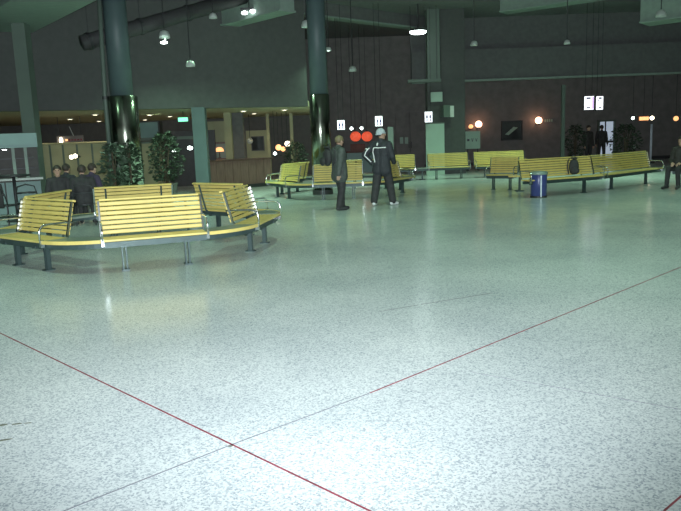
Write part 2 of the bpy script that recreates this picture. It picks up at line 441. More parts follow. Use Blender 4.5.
MB().box((0,0,.20), (.05,.05,.38)).box((0,0,.012), (.2,.2,.024)).build('leg', 'bench_steel', tt)
bA = bench_px('dim slatted bench left of the blue litter bin', 486, 19.9, 513, 19.5, 180, RG)
bB = bench_px('long yellow slatted bench right behind the blue litter bin', 532, 16.95, 603.5, 17.9, 181, RG)
bC = bench_px('yellow slatted bench at right ending near the seated person', 608, 18.1, 663, 20.2, 175, RG)
bD = bench_px('slatted bench at the right edge carrying the seated person', 672, 18.9, 725, 18.2, 176, RG)
a = bA[1] - bA[2]*-.1
tt = thing('corner_table', 'low table between the litter bin and the dim bench left of it', 'table', (at(521, 180, 19.0).x, 19.15, 0))
MB().prism([(-.30,-.05), (.22,-.28), (.30,.05), (-.22,.32)], .40, .432).build('table_top', 'laminate', tt)
MB().prism([(-.32,-.06), (.22,-.31), (.23,-.27), (-.31,-.02)], .395, .44).build('wood_edge', 'wood_edge', tt)
MB().box((0,0,.2), (.05,.05,.39)).box((0,0,.012), (.2,.2,.024)).build('leg', 'bench_steel', tt)

# ------------------------------------------------------------------ litter bin, bag
p = fl(541, 198)
t = thing('litter_bin', 'dark blue cylindrical litter bin with a pale vertical stripe', 'bin', (p.x, p.y + .2, 0))
MB().lathe([(.175,0), (.19,.01), (.195,.55), (.19,.56)], n=28).build('body', 'bin_blue', t, True)
MB().lathe([(.205,.555), (.21,.57), (.21,.61), (.19,.635), (.12,.64), (.12,.60), (.10,.58)], n=28).build('lid', 'bin_lid', t)
MB().box((.0,-.1945,.28), (.03,.012,.52)).build('stripe', 'bin_stripe', t)
MB().lathe([(.20,0), (.20,.04), (.19,.045)], n=28).build('base_ring', 'dark_metal', t)
def rucksack(name, label, cat, loc, rz, sx=1.0, m='cloth_black', parent=None):
    t = thing(name, label, cat, loc, rz) if parent is None else None
    if parent is not None:
        t = bpy.data.objects.new(name, None); C.objects.link(t); t.parent = parent; t.location = loc; t.rotation_euler = (0,0,rz)
    def soft(b, nm, mm, sub=2):
        o = b.build(nm, mm, t, True); md = o.modifiers.new('s', 'SUBSURF'); md.levels = sub; md.render_levels = sub; return o
    soft(MB().box((0,0,.24), (.32*sx,.20,.48)).box((0,0,.46), (.26*sx,.16,.06)), 'bag_body', m)
    soft(MB().box((0,-.12,.15), (.26*sx,.10,.22)), 'front_pocket', m)
    for s in (-1, 1): MB().tube([(s*.09,.09,.44), (s*.10,.15,.38), (s*.11,.16,.22), (s*.10,.09,.06)], .016, 6).build('strap', 'black_plastic', t, True)
    MB().tube([(-.04,.04,.48), (-.03,.04,.52), (.03,.04,.52), (.04,.04,.48)], .01, 6).build('grab_loop', 'black_plastic', t, True)
    return t
p = at(577, 178, 17.55)
rucksack('backpack', 'dark backpack leaning on the long bench behind the litter bin', 'backpack', (p.x, 17.80, .437), 0, .95)

# ------------------------------------------------------------------ people
def capsules_to_mesh(caps, voxel, name):
    b = MB()
    for (p, r0, q, r1, tg) in caps:
        p = Vector(p); q = Vector(q); d = q - p; n = 14
        if d.length < 1e-5: b.ball(p, r0); continue
        t = d.normalized(); pts = []; rr = []
        for k in range(5):
            a = PI/2*(1 - k/4); pts.append(p - t*r0*math.sin(a)); rr.append(max(r0*math.cos(a), 1e-3))
        for k in range(5):
            a = PI/2*k/4; pts.append(q + t*r1*math.sin(a)); rr.append(max(r1*math.cos(a), 1e-3))
        b.tube(pts, rr, n)
    me = bpy.data.meshes.new(name); me.from_pydata(b.v, [], b.f)
    bm = bmesh.new(); bm.from_mesh(me); bmesh.ops.recalc_face_normals(bm, faces=bm.faces); bm.to_mesh(me); bm.free()
    o = bpy.data.objects.new('tmp', me); C.objects.link(o)
    m = o.modifiers.new('r', 'REMESH'); m.mode = 'VOXEL'; m.voxel_size = voxel
    m = o.modifiers.new('s', 'SMOOTH'); m.iterations = 3; m.factor = .5
    dg = bpy.context.evaluated_depsgraph_get(); res = bpy.data.meshes.new_from_object(o.evaluated_get(dg))
    bpy.data.objects.remove(o); res.name = name
    return res
def paint(me, caps, tags):
    n = len(me.polygons); ce = np.empty(n*3); me.polygons.foreach_get('center', ce); ce = ce.reshape(-1, 3)
    best = np.full(n, 1e9); idx = np.zeros(n, int)
    for (p, r0, q, r1, tg) in caps:
        p = np.array(p, float); q = np.array(q, float); d = q-p; L2 = max(d@d, 1e-9)
        s = np.clip(((ce-p)@d)/L2, 0, 1); dist = np.linalg.norm(ce - p - s[:, None]*d, axis=1) - (r0 + (r1-r0)*s)
        m = dist < best; best[m] = dist[m]; idx[m] = tags.index(tg)
    me.polygons.foreach_set('material_index', idx.astype(np.int32)); me.polygons.foreach_set('use_smooth', np.ones(n, bool))
def hand_caps(wrist, dirv, palm_n, tg='skin', sc=1.0, curl=.5):
    """palm and five bent fingers hanging from the wrist; dirv along the hand, palm_n out of the palm"""
    w_ = Vector(wrist); d = Vector(dirv).normalized(); n = Vector(palm_n); n = (n - d*n.dot(d)).normalized(); s = d.cross(n)
    out = [(w_, .026*sc, w_ + d*.05*sc, .030*sc, tg)]
    for off, ln in ((-.030, .062), (-.010, .076), (.010, .080), (.030, .072)):
        k0 = w_ + d*.085*sc + s*off*sc
        out.append((w_ + d*.02*sc + s*off*.6*sc, .017*sc, k0, .013*sc, tg))
        k1 = k0 + (d*math.cos(curl) + n*math.sin(curl))*ln*.55*sc
        k2 = k1 + (d*math.cos(curl*2.2) + n*math.sin(curl*2.2))*ln*.5*sc
        out += [(k0, .0105*sc, k1, .0095*sc, tg), (k1, .0095*sc, k2, .008*sc, tg)]
    b0 = w_ + d*.025*sc + s*.03*sc; b1 = b0 + (d*.7 + s*.6 + n*.3).normalized()*.045*sc; b2 = b1 + (d + n*.5).normalized()*.032*sc
    out += [(b0, .015*sc, b1, .012*sc, tg), (b1, .012*sc, b2, .0095*sc, tg)]
    return out
def person(label, loc, rz, J, top, legs, shoe, hair=None, cap=None, voxel=.010, bulk=1.0, group=None, legw=1.0, hem=0.0):
    """J: joints in the person's own frame, facing -y. Left is +x."""
    t = thing('person', label, 'person', loc, rz, group)
    V = Vector; caps = []
    hd = V(J['head']); yaw = J.get('yaw', 0.0); ty = J.get('nod', 0.0)
    Rh = Matrix.Rotation(yaw, 3, 'Z') @ Matrix.Rotation(ty, 3, 'X')
    H = lambda x, y, z: hd + Rh @ V((x, y, z))
    pel, ch, nk = V(J['pelvis']), V(J['chest']), V(J['neck'])
    # head
    caps += [(H(0,.012,.035), .088, H(0,.02,.02), .086, 'skin'), (H(0,-.015,-.03), .070, H(0,-.035,-.075), .045, 'skin'),
             (H(0,-.085,.012), .010, H(0,-.103,-.018), .014, 'skin'), (H(0,-.080,.035), .018, H(0,-.080,.035), .018, 'skin'),
             (H(-.030,-.078,.036), .016, H(.030,-.078,.036), .016, 'skin'),
             (H(.082,.015,.015), .014, H(.084,.02,-.02), .011, 'skin'), (H(-.082,.015,.015), .014, H(-.084,.02,-.02), .011, 'skin'),
             (nk - V((0,0,.05)), .058, hd + V((0,.02,-.05)), .054, 'skin')]
    B = bulk
    sh = {s: V(J['sho' + s]) for s in 'LR'}
    hp = {s: V(J['hip' + s]) for s in 'LR'}
    up_ = (nk - pel).normalized()
    for s in 'LR':
        side = (sh[s] - ch); 
        caps += [(ch + side*.42 - up_*.02, .118*B, pel*.5 + ch*.5 + side*.28, .115*B, 'top'),
                 (pel*.5 + ch*.5 + side*.28, .115*B, pel + (hp[s]-pel)*.6 + up_*.02, .125*B, 'top'),
                 (nk - up_*.045, .070*B, sh[s], .070*B, 'top'),
                 (sh[s], .074*B, V(J['elb' + s]), .056*B, 'top'), (V(J['elb' + s]), .056*B, V(J['wri' + s]), .043*B, 'top')]
        k, an, toe = V(J['knee' + s]), V(J['ank' + s]), V(J['toe' + s])
        caps += [(hp[s], .098*legw**.5, k, .066*legw, 'legs'), (k, .066*legw, an + V((0,0,.03)), .052*legw*1.08, 'legs')]
        heel = an + (an - toe).normalized()*.045; heel.z = an.z - .035
        caps += [(V((heel.x, heel.y, heel.z)), .042, toe, .036, 'shoe'), (an, .046, (heel + toe)/2 + V((0,0,.015)), .044, 'shoe')]
        caps += hand_caps(J['wri' + s], J.get('hand' + s, (0, -.1, -1)), J.get('palm' + s, (-1 if s == 'L' else 1, -.2, 0)))
    if hem:
        for s in 'LR': caps.append((pel + (hp[s]-pel)*.6, .125*B, hp[s]*.93 + V((0, .01, -hem)), .125*B, 'top'))
    caps += [(nk - up_*.02, .066*B, nk + up_*.015, .062*B, 'top')]
    caps = [(tuple(a), b, tuple(c), d, e) for a, b, c, d, e in caps]
    tags = ['skin', 'top', 'legs', 'shoe']
    me = capsules_to_mesh(caps, voxel, 'body')
    me.materials.clear()
    for m in ('skin', top, legs, shoe): me.materials.append(M[m])
    paint(me, caps, tags); link('body', me, t)
    for s in (-1, 1):
        c = H(s*.031, -.089, .016); MB().ball(c, .010, 8, 6).build('eye', 'eye', t, True)
    m0 = H(-.022,-.087,-.052); m1 = H(0,-.094,-.050); m2 = H(.022,-.087,-.052)
    MB().tube([m0, m1, m2], [.003,.006,.003], 6).build('mouth', 'lip', t, True)
    def dome(r, zcut, sc, nm, m, off=(0,.022,.035), back=0.0):
        b = MB(); n, k = 22, 9; vs = []; fs = []
        for i in range(k+1):
            for j in range(n):
                a = 2*PI*j/n; frontness = max(0, -math.sin(a))
                lo = zcut + (1.0*back if math.sin(a) > .1 else 0) + frontness*.42*(1 if nm == 'hair' else .3)
                th = i/k*(PI/2 - lo); rr = r*(1 + (.03*math.sin(7*a + i) if nm == 'hair' else 0))
                vs.append(H(off[0] + rr*math.sin(th)*math.cos(a)*sc[0], off[1] + rr*math.sin(th)*math.sin(a)*sc[1], off[2] + rr*math.cos(th)*sc[2]))
        for i in range(k):
            for j in range(n): fs.append((i*n+j, (i+1)*n+j, (i+1)*n+(j+1) % n, i*n+(j+1) % n))
        b.add(vs, fs); o = b.build(nm, m, t, True)
        md = o.modifiers.new('t', 'SOLIDIFY'); md.thickness = .014; md.offset = -1; return o
    if hair: dome(.101, -.35, (.92,1.06,1.02), 'hair', hair, back=-.45)
    if cap:
        o = dome(.107, -.10, (.93,1.06,1.10), 'knit_cap', cap, back=-.2)
        ringp = [H(.101*math.cos(2*PI*j/20), .022 + .114*math.sin(2*PI*j/20), .022 + (-.018 if math.sin(2*PI*j/20) > .2 else .012)) for j in range(20)]
        MB().tube(ringp, .017, 8, True).build('cap_brim', cap, o, True)
    return t
def stand_pose(h=1.0):
    J = dict(pelvis=(0,0,.95), chest=(0,.01,1.33), neck=(0,.02,1.49), head=(0,-.01,1.645), shoL=(.185,.02,1.42), shoR=(-.185,.02,1.42),
             hipL=(.09,0,.92), hipR=(-.09,0,.92), kneeL=(.10,-.02,.50), kneeR=(-.10,-.02,.50), ankL=(.11,.02,.085), ankR=(-.11,.02,.085),
             toeL=(.13,-.15,.036), toeR=(-.13,-.15,.036), elbL=(.25,.04,1.13), elbR=(-.25,.04,1.13), wriL=(.26,-.04,.88), wriR=(-.26,-.04,.88))
    return J
# person with the backpack: turned to the right, seen from the side and a little from behind
J = stand_pose()
J.update(head=(0,-.03,1.60), neck=(0,.01,1.45), shoL=(.18,.02,1.38), shoR=(-.18,.02,1.38), chest=(0,.01,1.29), yaw=.25, nod=.12,
         elbR=(-.25,.10,1.10), wriR=(-.27,.16,.86), handR=(-.05,.05,-1), elbL=(.24,-.02,1.10), wriL=(.20,-.17,.90), handL=(0,-.3,-1),
         kneeR=(-.09,.0,.49), ankR=(-.10,.09,.085), toeR=(-.12,-.08,.036), kneeL=(.09,-.06,.50), ankL=(.10,-.08,.085), toeL=(.12,-.25,.036))
p = fl(341, 210)
t1 = person('person in grey-green jacket with a backpack and fair hair, standing', (p.x, p.y, 0), math.radians(115), J, 'cloth_green', 'cloth_black', 'black_plastic', hair='hair_blond', voxel=.008, bulk=1.30, legw=1.3, hem=.06)
t1.scale = (.96, .96, .96)
rucksack('backpack', 'black backpack worn by the person with fair hair', 'backpack', tuple(Vector((p.x, p.y, .96)) + Matrix.Rotation(math.radians(115), 3, 'Z') @ Vector((0, .29, 0))), math.radians(115) + PI, 1.15)
# person in the knit cap: walking away to the right, left arm akimbo
J = stand_pose()
J.update(head=(0,-.02,1.655), yaw=-.85, elbL=(.40,.10,1.19), wriL=(.23,.02,1.00), handL=(-.8,-.4,-.5), palmL=(-.3,.2,-1),
         elbR=(-.26,-.02,1.14), wriR=(-.22,-.20,1.00), handR=(.2,-1,-.2),
         kneeL=(.14,.04,.50), ankL=(.17,.12,.09), toeL=(.21,-.05,.04), kneeR=(-.14,-.12,.50), ankR=(-.20,-.12,.085), toeR=(-.25,-.28,.036))
p = fl(383, 205.5)
rz2 = math.radians(180 - 28)
t2 = person('person in grey knit cap, black jacket with white reflective piping and white shoes', (p.x, p.y, 0), rz2, J, 'cloth_navy', 'cloth_black', 'shoe_white', cap='cap_grey', hair='hair_dark', voxel=.008, bulk=1.24, legw=1.5, hem=.02)
def onbody(o, pts):                                            # lay reflective piping on the jacket: nearest points of the body's surface
    body = [c for c in o.children if c.name.startswith('body')][0]
    from mathutils.bvhtree import BVHTree
    me = body.data; bv = BVHTree.FromPolygons([v.co.copy() for v in me.vertices], [tuple(q.vertices) for q in me.polygons])
    out = []
    for q in pts:
        co, no, i, d = bv.find_nearest(Vector(q)); out.append(co + no*.004)
    return out
def lerp(pts, n=6):
    out = []
    for a, b in zip(pts[:-1], pts[1:]):
        a, b = Vector(a), Vector(b); out += [a + (b-a)*k/n for k in range(n)]
    return out + [Vector(pts[-1])]
for pts, r in (([(-.20,.16,1.36), (0,.2,1.36), (.14,.18,1.36)], .013),                     # yoke line across the back
               ([(.15,.18,1.36), (.20,.16,1.24), (.17,.17,1.12), (.13,.18,1.02)], .014),     # line down the back
               ([(.05,.10,1.46), (.05,.14,1.40)], .018),
               ([(.25,.14,1.36), (.33,.18,1.27), (.36,.18,1.18), (.28,.14,1.09), (.22,.12,1.02)], .013),   # outer sleeve
               ([(.38,.04,1.31), (.30,.14,1.33)], .016)):
    MB().tube(onbody(t2, lerp(pts)), r, 6).build('reflective_piping', 'reflective', t2, True)
# seated people
def sit_pose(seat=.45, lean=.05, spread=.12):
    z = seat + .10
    J = dict(pelvis=(0,.10,z), chest=(0,.13+lean,z+.36), neck=(0,.11+lean,z+.52), head=(0,.06+lean,z+.67), shoL=(.18,.13+lean,z+.45), shoR=(-.18,.13+lean,z+.45),
             hipL=(.09,.08,z-.01), hipR=(-.09,.08,z-.01), kneeL=(spread,-.34,z-.02), kneeR=(-spread,-.34,z-.02), ankL=(spread+.02,-.32,.09), ankR=(-spread-.02,-.36,.09),
             toeL=(spread+.05,-.49,.036), toeR=(-spread-.05,-.53,.036), elbL=(.25,.08+lean,z+.16), elbR=(-.25,.08+lean,z+.16), wriL=(.10,-.16,z+.12), wriR=(-.10,-.16,z+.12),
             handL=(-.4,-1,-.2), handR=(.4,-1,-.2), palmL=(0,0,-1), palmR=(0,0,-1))
    return J
def cafe_chair(label, loc, rz, group='cafe chairs'):
    t = thing('cafe_chair', label, 'chair', loc, rz, group)
    MB().lathe([(.19,.42), (.21,.43), (.21,.445), (.18,.45)], n=18).build('seat', 'black_plastic', t)
    for sx in (-1, 1):
        for sy in (-1, 1): MB().tube([(sx*.14, sy*.14, .43), (sx*.19, sy*.20, 0)], .012, 6).build('leg', 'dark_metal', t)
    MB().tube([(-.19,.16,.42), (-.21,.24,.65), (-.17,.27,.82), (0,.285,.87), (.17,.27,.82), (.21,.24,.65), (.19,.16,.42)], .013, 6).build('back_hoop', 'dark_metal', t, True)
    MB().tube([(-.20,.255,.68), (0,.28,.69), (.20,.255,.68)], .02, 6).build('back_rail', 'black_plastic', t, True)
    return t
crowd = [(60, 14.9, 20, 'cloth_black', 'hair_dark', 'seated person in black nearest the kiosk, hands in lap'),
         (72, 16.3, 170, 'cloth_navy', 'hair_dark', 'seated person in navy, second from the kiosk'),
         (85, 14.7, 195, 'cloth_black', 'hair_dark', 'seated person in black, third from the kiosk'),
         (99, 15.9, 150, 'cloth_purple', 'hair_dark', 'seated person in dark purple next to the leafy planter')]
seat_words = ['nearest the kiosk', 'second from the kiosk', 'third from the kiosk', 'next to the leafy planter']
for (px, Y, a, m, h, lb), wd in zip(crowd, seat_words):
    q = at(px, 200, Y); q = Vector((q.x, Y, 0)); r = math.radians(a)
    cafe_chair('dark cafe chair under the seated person ' + wd, (q.x, q.y, 0), r)
    person(lb, (q.x, q.y, 0), r, sit_pose(.45, lean=.04), m, 'cloth_black', 'black_plastic', hair=h, voxel=.012, bulk=1.15, group='people seated behind the left bench ring').scale = (.94, .94, .93)
p = bD[1]; azD = math.atan2(bD[2].y, bD[2].x) + PI/2
q = at(679, 165, 18.3)
person('person seated at the right edge in dark clothes with dark hair', (q.x, q.y - .02, 0), azD - .3, sit_pose(.435, lean=.0), 'cloth_brown', 'cloth_black', 'black_plastic', hair='hair_dark', voxel=.011, bulk=1.15)
q = at(588, 160, 31.5)
J = stand_pose(); person('distant person in dark coat left of the lit doorway', (q.x, 31.5, 0), .4, J, 'cloth_brown', 'cloth_black', 'black_plastic', hair='hair_dark', voxel=.014, bulk=1.1)
q = at(599.5, 160, 34.2)
J = stand_pose(); person('distant person silhouetted at the left jamb of the bright doorway', (q.x, 34.0, 0), 2.6, J, 'cloth_black', 'cloth_black', 'black_plastic', hair='hair_dark', voxel=.014)

# ------------------------------------------------------------------ plants
def plant(name, label, loc, h, r, n, z0, m='leaf', pot=True, seed=1, leaf=.11):
    R = random.Random(seed); t = thing(name, label, 'plant', loc)
    if pot:
        MB().lathe([(.22,0), (.24,.02), (.29,.42), (.31,.45), (.31,.48), (.27,.48), (.26,.43), (0,.43)], n=20).build('planter', 'pot', t)
        MB().lathe([(.265,.40), (.265,.435), (0,.44)], n=16).build('soil', 'soil', t)
    tr = MB()
    tips = []
    for k in range(5):
        a = 2*PI*k/5 + R.random(); q = r*.55*R.random()
        tr.tube([(.02*math.cos(a), .02*math.sin(a), .3), (q*.4*math.cos(a), q*.4*math.sin(a), (z0+h)*.45), (q*math.cos(a), q*math.sin(a), h*.88)], [.02,.016,.008], 6)
    tr.build('stem', 'bark', t, True)
    fo_ = MB()
    for k in range(n):
        a = R.random()*2*PI; u = R.random(); z = z0 + (h-z0)*u; env = math.sin(PI*min(1, .12 + u*.86))**.6
        q = r*env*math.sqrt(R.random())*(.8 + .4*R.random()); c = Vector((q*math.cos(a), q*math.sin(a), z))
        d = Vector((math.cos(a+R.uniform(-1,1)), math.sin(a+R.uniform(-1,1)), R.uniform(-.7,.5))).normalized(); s = d.orthogonal().normalized()
        s = Matrix.Rotation(R.random()*PI, 3, d) @ s; L = leaf*(.7+.6*R.random()); nn = d.cross(s)
        fo_.add([c, c+d*L*.5+s*L*.24+nn*L*.05, c+d*L, c+d*L*.5-s*L*.24+nn*L*.05], [(0,1,2), (0,2,3)])
    o = fo_.build('foliage', m, t); o['kind'] = 'stuff'
    return t
p = at(113, 165, 17.5); plant('leafy_plant', 'tall leafy pot plant in front of the thick column, left one', (p.x, 17.5, 0), 1.68, .30, 360, .5, 'leaf_pale', seed=3, leaf=.15)
p = at(130, 165, 18.3); plant('leafy_plant', 'tall leafy pot plant in front of the thick column, right one', (p.x, 18.3, 0), 1.75, .25, 360, .5, 'leaf', seed=4, leaf=.15)
p = at(166, 165, 21.0); plant('indoor_tree', 'dark bushy indoor tree before the dark doorway', (p.x, 21.0, 0), 1.95, .46, 800, .55, 'leaf', seed=5, leaf=.13)
p = at(295, 155, 26.3); plant('leafy_plant', 'small dark plant left of the steel-clad column beyond its bench ring', (p.x, 26.3, 0), 1.55, .42, 600, .5, 'leaf', seed=6)
p = at(625, 150, 29.0); plant('leafy_plant', 'dark plant standing behind the right-hand bench', (p.x, 29.0, 0), 1.75, .6, 700, .5, 'leaf', seed=8)
p = at(575, 150, 30.5); plant('leafy_plant', 'dark slender plant next to the thin grey post', (p.x, 30.5, 0), 1.8, .4, 600, .5, 'leaf', seed=9)

# ------------------------------------------------------------------ kiosk and cafe corner at left
KY = 17.2
a = at(36, 133, KY); z1 = a.z; z0 = at(36, 147, KY).z; xr = a.x; xl = xr - 3.2
kz = at(34, 179, KY).z
t = thing('kiosk', 'teal kiosk with open counter and sign board at the far left', 'kiosk', (xr, KY, 0), math.radians(24))
MB().box((-1.6, .5, (z0+z1)/2), (3.2, 1.4, z1-z0)).build('fascia', 'panel_teal', t)
MB().box((-1.6, -.215, (z0+z1)/2 - .01), (3.1, .02, (z1-z0)*.55)).build('sign_board', 'panel_teal', t)
for k in range(4): MB().box((-.40 - k*.80, .02, kz/2), (.77, .06, kz-.1)).build('front_panel', 'panel_teal', t)
MB().box((-1.6, .02, kz + .02), (3.3, .45, .05)).build('counter', 'laminate', t)
for x in (-.28, -.55, -1.4, -2.6): MB().box((x, .02, (kz+z0)/2), (.07, .07, z0-kz)).build('post', 'beam_paint', t)
MB().box((-1.6, 1.2, z0/2), (3.2, .05, z0)).build('back_panel', 'back_wall', t)
for k, z in enumerate((kz+.25, kz+.5)): MB().box((-1.6, 1.05, z), (3.0, .25, .03)).build('shelf', 'dark_metal', t)
ly = thing('kiosk_lamp', 'small round lamp lit under the kiosk sign board', 'lamp', (xr - .76, KY - .1, z0))
MB().lathe([(.06,0), (.07,-.01), (.07,-.03)], n=14).build('housing', 'dark_metal', ly); MB().lathe([(.055,-.032), (.05,-.045), (0,-.05)], n=14).build('bulb', 'bulb_white', ly, True)
def bar_table(label, loc):
    t = thing('bar_table', label, 'table', loc)
    MB().lathe([(.34,1.02), (.36,1.03), (.36,1.05), (.33,1.06)], n=24).build('table_top', 'dark_metal', t)
    MB().lathe([(.035,.03), (.035,1.03)], n=12).build('post', 'dark_metal', t, True)
    MB().lathe([(.25,0), (.25,.015), (.06,.04), (.035,.1)], n=20).build('base', 'dark_metal', t)
p = at(15, 190, 16.0); bar_table('dark round bar table in front of the teal kiosk', (p.x, 16.0, 0))
p = at(28, 200, 15.6); cafe_chair('dark hoop-backed chair right of the bar table at the kiosk', (p.x, 15.6, 0), math.radians(200))
p = at(7, 205, 15.2); cafe_chair('dark hoop-backed chair left of the bar table at the kiosk', (p.x, 15.2, 0), math.radians(160))
t = thing('coat', 'dark coat hung over the chair left of the bar table', 'coat', (p.x, 15.2, 0), math.radians(160))
MB().add([(-.2,.30,.40), (.2,.30,.40), (.23,.33,.60), (.12,.31,.90), (-.12,.31,.90), (-.23,.33,.60), (-.16,.25,.92), (.16,.25,.92), (.19,.22,.66), (-.19,.22,.66)],
         [(0,1,2,5), (5,2,3,4), (4,3,7,6), (6,7,8,9)]).build('cloth', 'cloth_black', t, True).modifiers.new('s', 'SOLIDIFY').thickness = .03

# cafe screen of beige panels under the gallery
t = thing('partition_screen', 'long beige panelled screen under the gallery, left of the thick column', 'screen')
def pY(px): return 23.6 + (px - 36)/70*1.2
zt = None
edges = [36, 51, 64, 78, 93, 107]
for k in range(5):
    a = at(edges[k] + .4, 160, pY(edges[k])); b = at(edges[k+1] - .4, 160, pY(edges[k+1])); zt = at(70, 144, 24.2).z
    d = Vector((b.x-a.x, b.y-a.y)); L = d.length
    MB().box(((a.x+b.x)/2, (a.y+b.y)/2, zt/2), (L, .06, zt - .04), rz=math.atan2(d.y, d.x)).build('panel', 'panel_beige', t)
    MB().box((a.x, a.y, zt/2), (.06, .09, zt)).build('post', 'column_green', t)
a = at(35, 144, pY(35)); b = at(108, 142.5, pY(108))
MB().tube([(a.x, a.y-.03, zt+.02), (b.x, b.y-.03, zt+.02)], .04, 8).build('top_rail', 'panel_beige', t)
t = thing('partition_screen', 'short beige screen right of the thick column', 'screen')
a = at(137, 160, 24.6); b = at(158, 160, 24.8); zt = at(147, 143.5, 24.6).z
MB().box(((a.x+b.x)/2, 24.7, zt/2), (b.x-a.x, .06, zt)).build('panel', 'panel_beige', t); MB().box(((a.x+b.x)/2, 24.66, zt + .03), (b.x-a.x+.1, .12, .06)).build('top_rail', 'column_green', t)
t = thing('wall_cabinet', 'blue-green cabinet high under the soffit right of the thick column', 'cabinet')
a = at(139, 139, 26); b = at(159, 122, 26)
MB().box(((a.x+b.x)/2, 26.2, (a.z+b.z)/2), (b.x-a.x, .4, b.z-a.z)).build('body', 'panel_teal', t); MB().box((b.x+.03, 26.0, (a.z+b.z)/2), (.06, .45, b.z-a.z+.05)).build('end_board', 'dark_metal', t)
# lintel and dark doorway
t = struct(thing('door_1', 'dark open doorway below a lintel, left of the slim pillar', 'doorway'))
a = at(137, 139.5, 25.0); b = at(193, 138, 25.0)
MB().box(((a.x+b.x)/2, 25.05, a.z), (b.x-a.x, .15, .10)).build('lintel', 'column_green', t)
a2 = at(160, 160, 25.0); MB().box((a2.x, 25.05, a.z/2), (.10, .12, a.z)).build('jamb', 'panel_beige', t)
MB().box(((a2.x+b.x)/2+.1, 27.2, 1.05), (b.x-a2.x+.6, .1, 2.1)).build('dark_backing', 'black_plastic', t)  # black sheet behind the opening puts the doorway's darkness into colour
for (px, py, lb, s) in ((174, 151, 'small lamp glowing in the dark doorway, left one', .07), (190, 148, 'small lamp glowing in the dark doorway, right one', .10)):
    p = at(px, py, 26.5); t = thing('wall_glow', lb, 'lamp', tuple(p))
    MB().ball((0,0,0), s, 12, 8, (1,.6,.7)).build('bulb', 'bulb_white', t, True); MB().box((0,.32,0), (.12,.6,.06)).build('bracket', 'dark_metal', t)
# orange lettered sign over the screen
p = at(70, 140, 25.5)
t = thing('cafe_sign', 'dark sign with glowing orange marks above the beige screen', 'sign', (p.x, 25.5, p.z))
MB().box((0,.05,0), (.95,.08,.30)).build('board', 'brown_wall', t)
for k, (w_, h_) in enumerate(((.07,.10), (.05,.14), (.09,.06), (.06,.10), (.08,.08), (.05,.11))): MB().box((-.12 + k*.105, .0, 0), (w_, .03, h_*.6)).build('mark', 'globe_orange' if k == 0 else 'joint_red', t)
MB().ball((-.31,-.03,-.01), .075, 10, 8, (.8,.8,1.6)).build('bulb', 'bulb_warm', t, True)
MB().tube([(.12,.05,.15), (.0,.05,.48)], .012, 5).build('hanger', 'white_paint', t)
for sx in (-.4, .4): MB().tube([(sx,.05,.14), (sx,.05,SOF+.03-p.z)], .01, 5).build('hanger', 'dark_metal', t)
p = at(73, 157, 23.6)
t = thing('wall_glow', 'glowing balls in place of a light reflection on the beige screen', 'lamp', tuple(p))  # light reflection on the screen, built as glowing balls
MB().ball((-.05,0,0), .07, 12, 8).build('bulb', 'bulb_warm', t, True); MB().ball((.08,0,.03), .07, 12, 8).build('bulb', 'bulb_warm', t, True); MB().box((0,.3,0), (.1,.55,.06)).build('bracket', 'dark_metal', t)

# ------------------------------------------------------------------ bar right of the slim pillar
t = thing('bar_counter', 'reddish brown wooden bar counter under the gallery', 'counter')
a = at(208, 161, 24.0); b = at(271, 158, 25.6); zt = at(238, 160, 24.8).z
d = Vector((b.x-a.x, b.y-a.y)); L = d.length; d.normalize(); n = Vector((-d.y, d.x)); ang = math.atan2(d.y, d.x)
for k in range(8):
    c = Vector((a.x, a.y)) + d*L*(k+.5)/8 + n*.05
    MB().box((c.x, c.y, zt/2), (L/8 - .012, .06, zt - .06), rz=ang).build('front_board', 'counter_wood', t)
c = Vector((a.x, a.y)) + d*L/2 + n*.3
MB().box((c.x, c.y, zt), (L + .1, .75, .06), rz=ang).build('worktop', 'counter_top', t)
MB().box((c.x, c.y, zt/2-.05), (L - .05, .40, zt - .12), rz=ang).build('carcass', 'dark_metal', t)
MB().box((Vector((a.x, a.y)) + d*L/2).to_tuple() + (.06,), (L, .08, .12), rz=ang).build('plinth', 'dark_metal', t)
t = thing('bar_shelf', 'beige bar hatch with shelf, teal glow painted on its back, beside the slim pillar', 'shelf unit')
a = at(208, 158, 27.5); b = at(224, 121, 27.5); zm = at(216, 143, 27.5).z
MB().box(((a.x+b.x)/2, 27.7, (b.z+zm)/2), (b.x-a.x, .3, b.z-zm)).build('upper_panel', 'panel_beige', t)
MB().box(((a.x+b.x)/2, 27.95, (a.z+zm)/2), (b.x-a.x, .05, zm-a.z+.3)).build('back_panel', 'panel_teal', t)  # the hatch's teal glow is put into this panel's colour
MB().box((a.x, 27.7, b.z/2), (.08, .4, b.z)).build('side_panel', 'counter_wood', t)
MB().box(((a.x+b.x)/2, 27.7, zm), (b.x-a.x, .42, .07)).build('shelf', 'counter_wood', t)
MB().box(((a.x+b.x)/2, 27.7, a.z-.05), (b.x-a.x, .42, .05)).build('shelf', 'counter_wood', t)
p = at(219, 151, 27.5)
t = thing('table_lamp', 'amber domed lamp standing in the bar hatch', 'lamp', (p.x, 27.6, a.z-.02))
MB().lathe([(.06,0), (.06,.02), (.02,.03), (.02,.30)], n=12).build('base', 'dark_metal', t); MB().lathe([(.17,.25), (.16,.33), (.10,.40), (.02,.42)], n=16).build('shade', 'globe_orange', t, True)
p = at(213, 157, 27.2); t = thing('bottle', 'pale bottle standing in the bar hatch', 'bottle', (p.x, 27.55, a.z-.02))
MB().lathe([(.035,0), (.04,.01), (.04,.17), (.015,.22), (.015,.29), (0,.29)], n=12).build('glass', 'white_paint', t, True); MB().lathe([(.017,.29), (.017,.32), (0,.32)], n=10).build('cap', 'dark_metal', t)
pillar('beige half pillar rising behind the bar counter', 225, 232, 140, 27.0, 0, SOF+.02, 'panel_beige', .3)
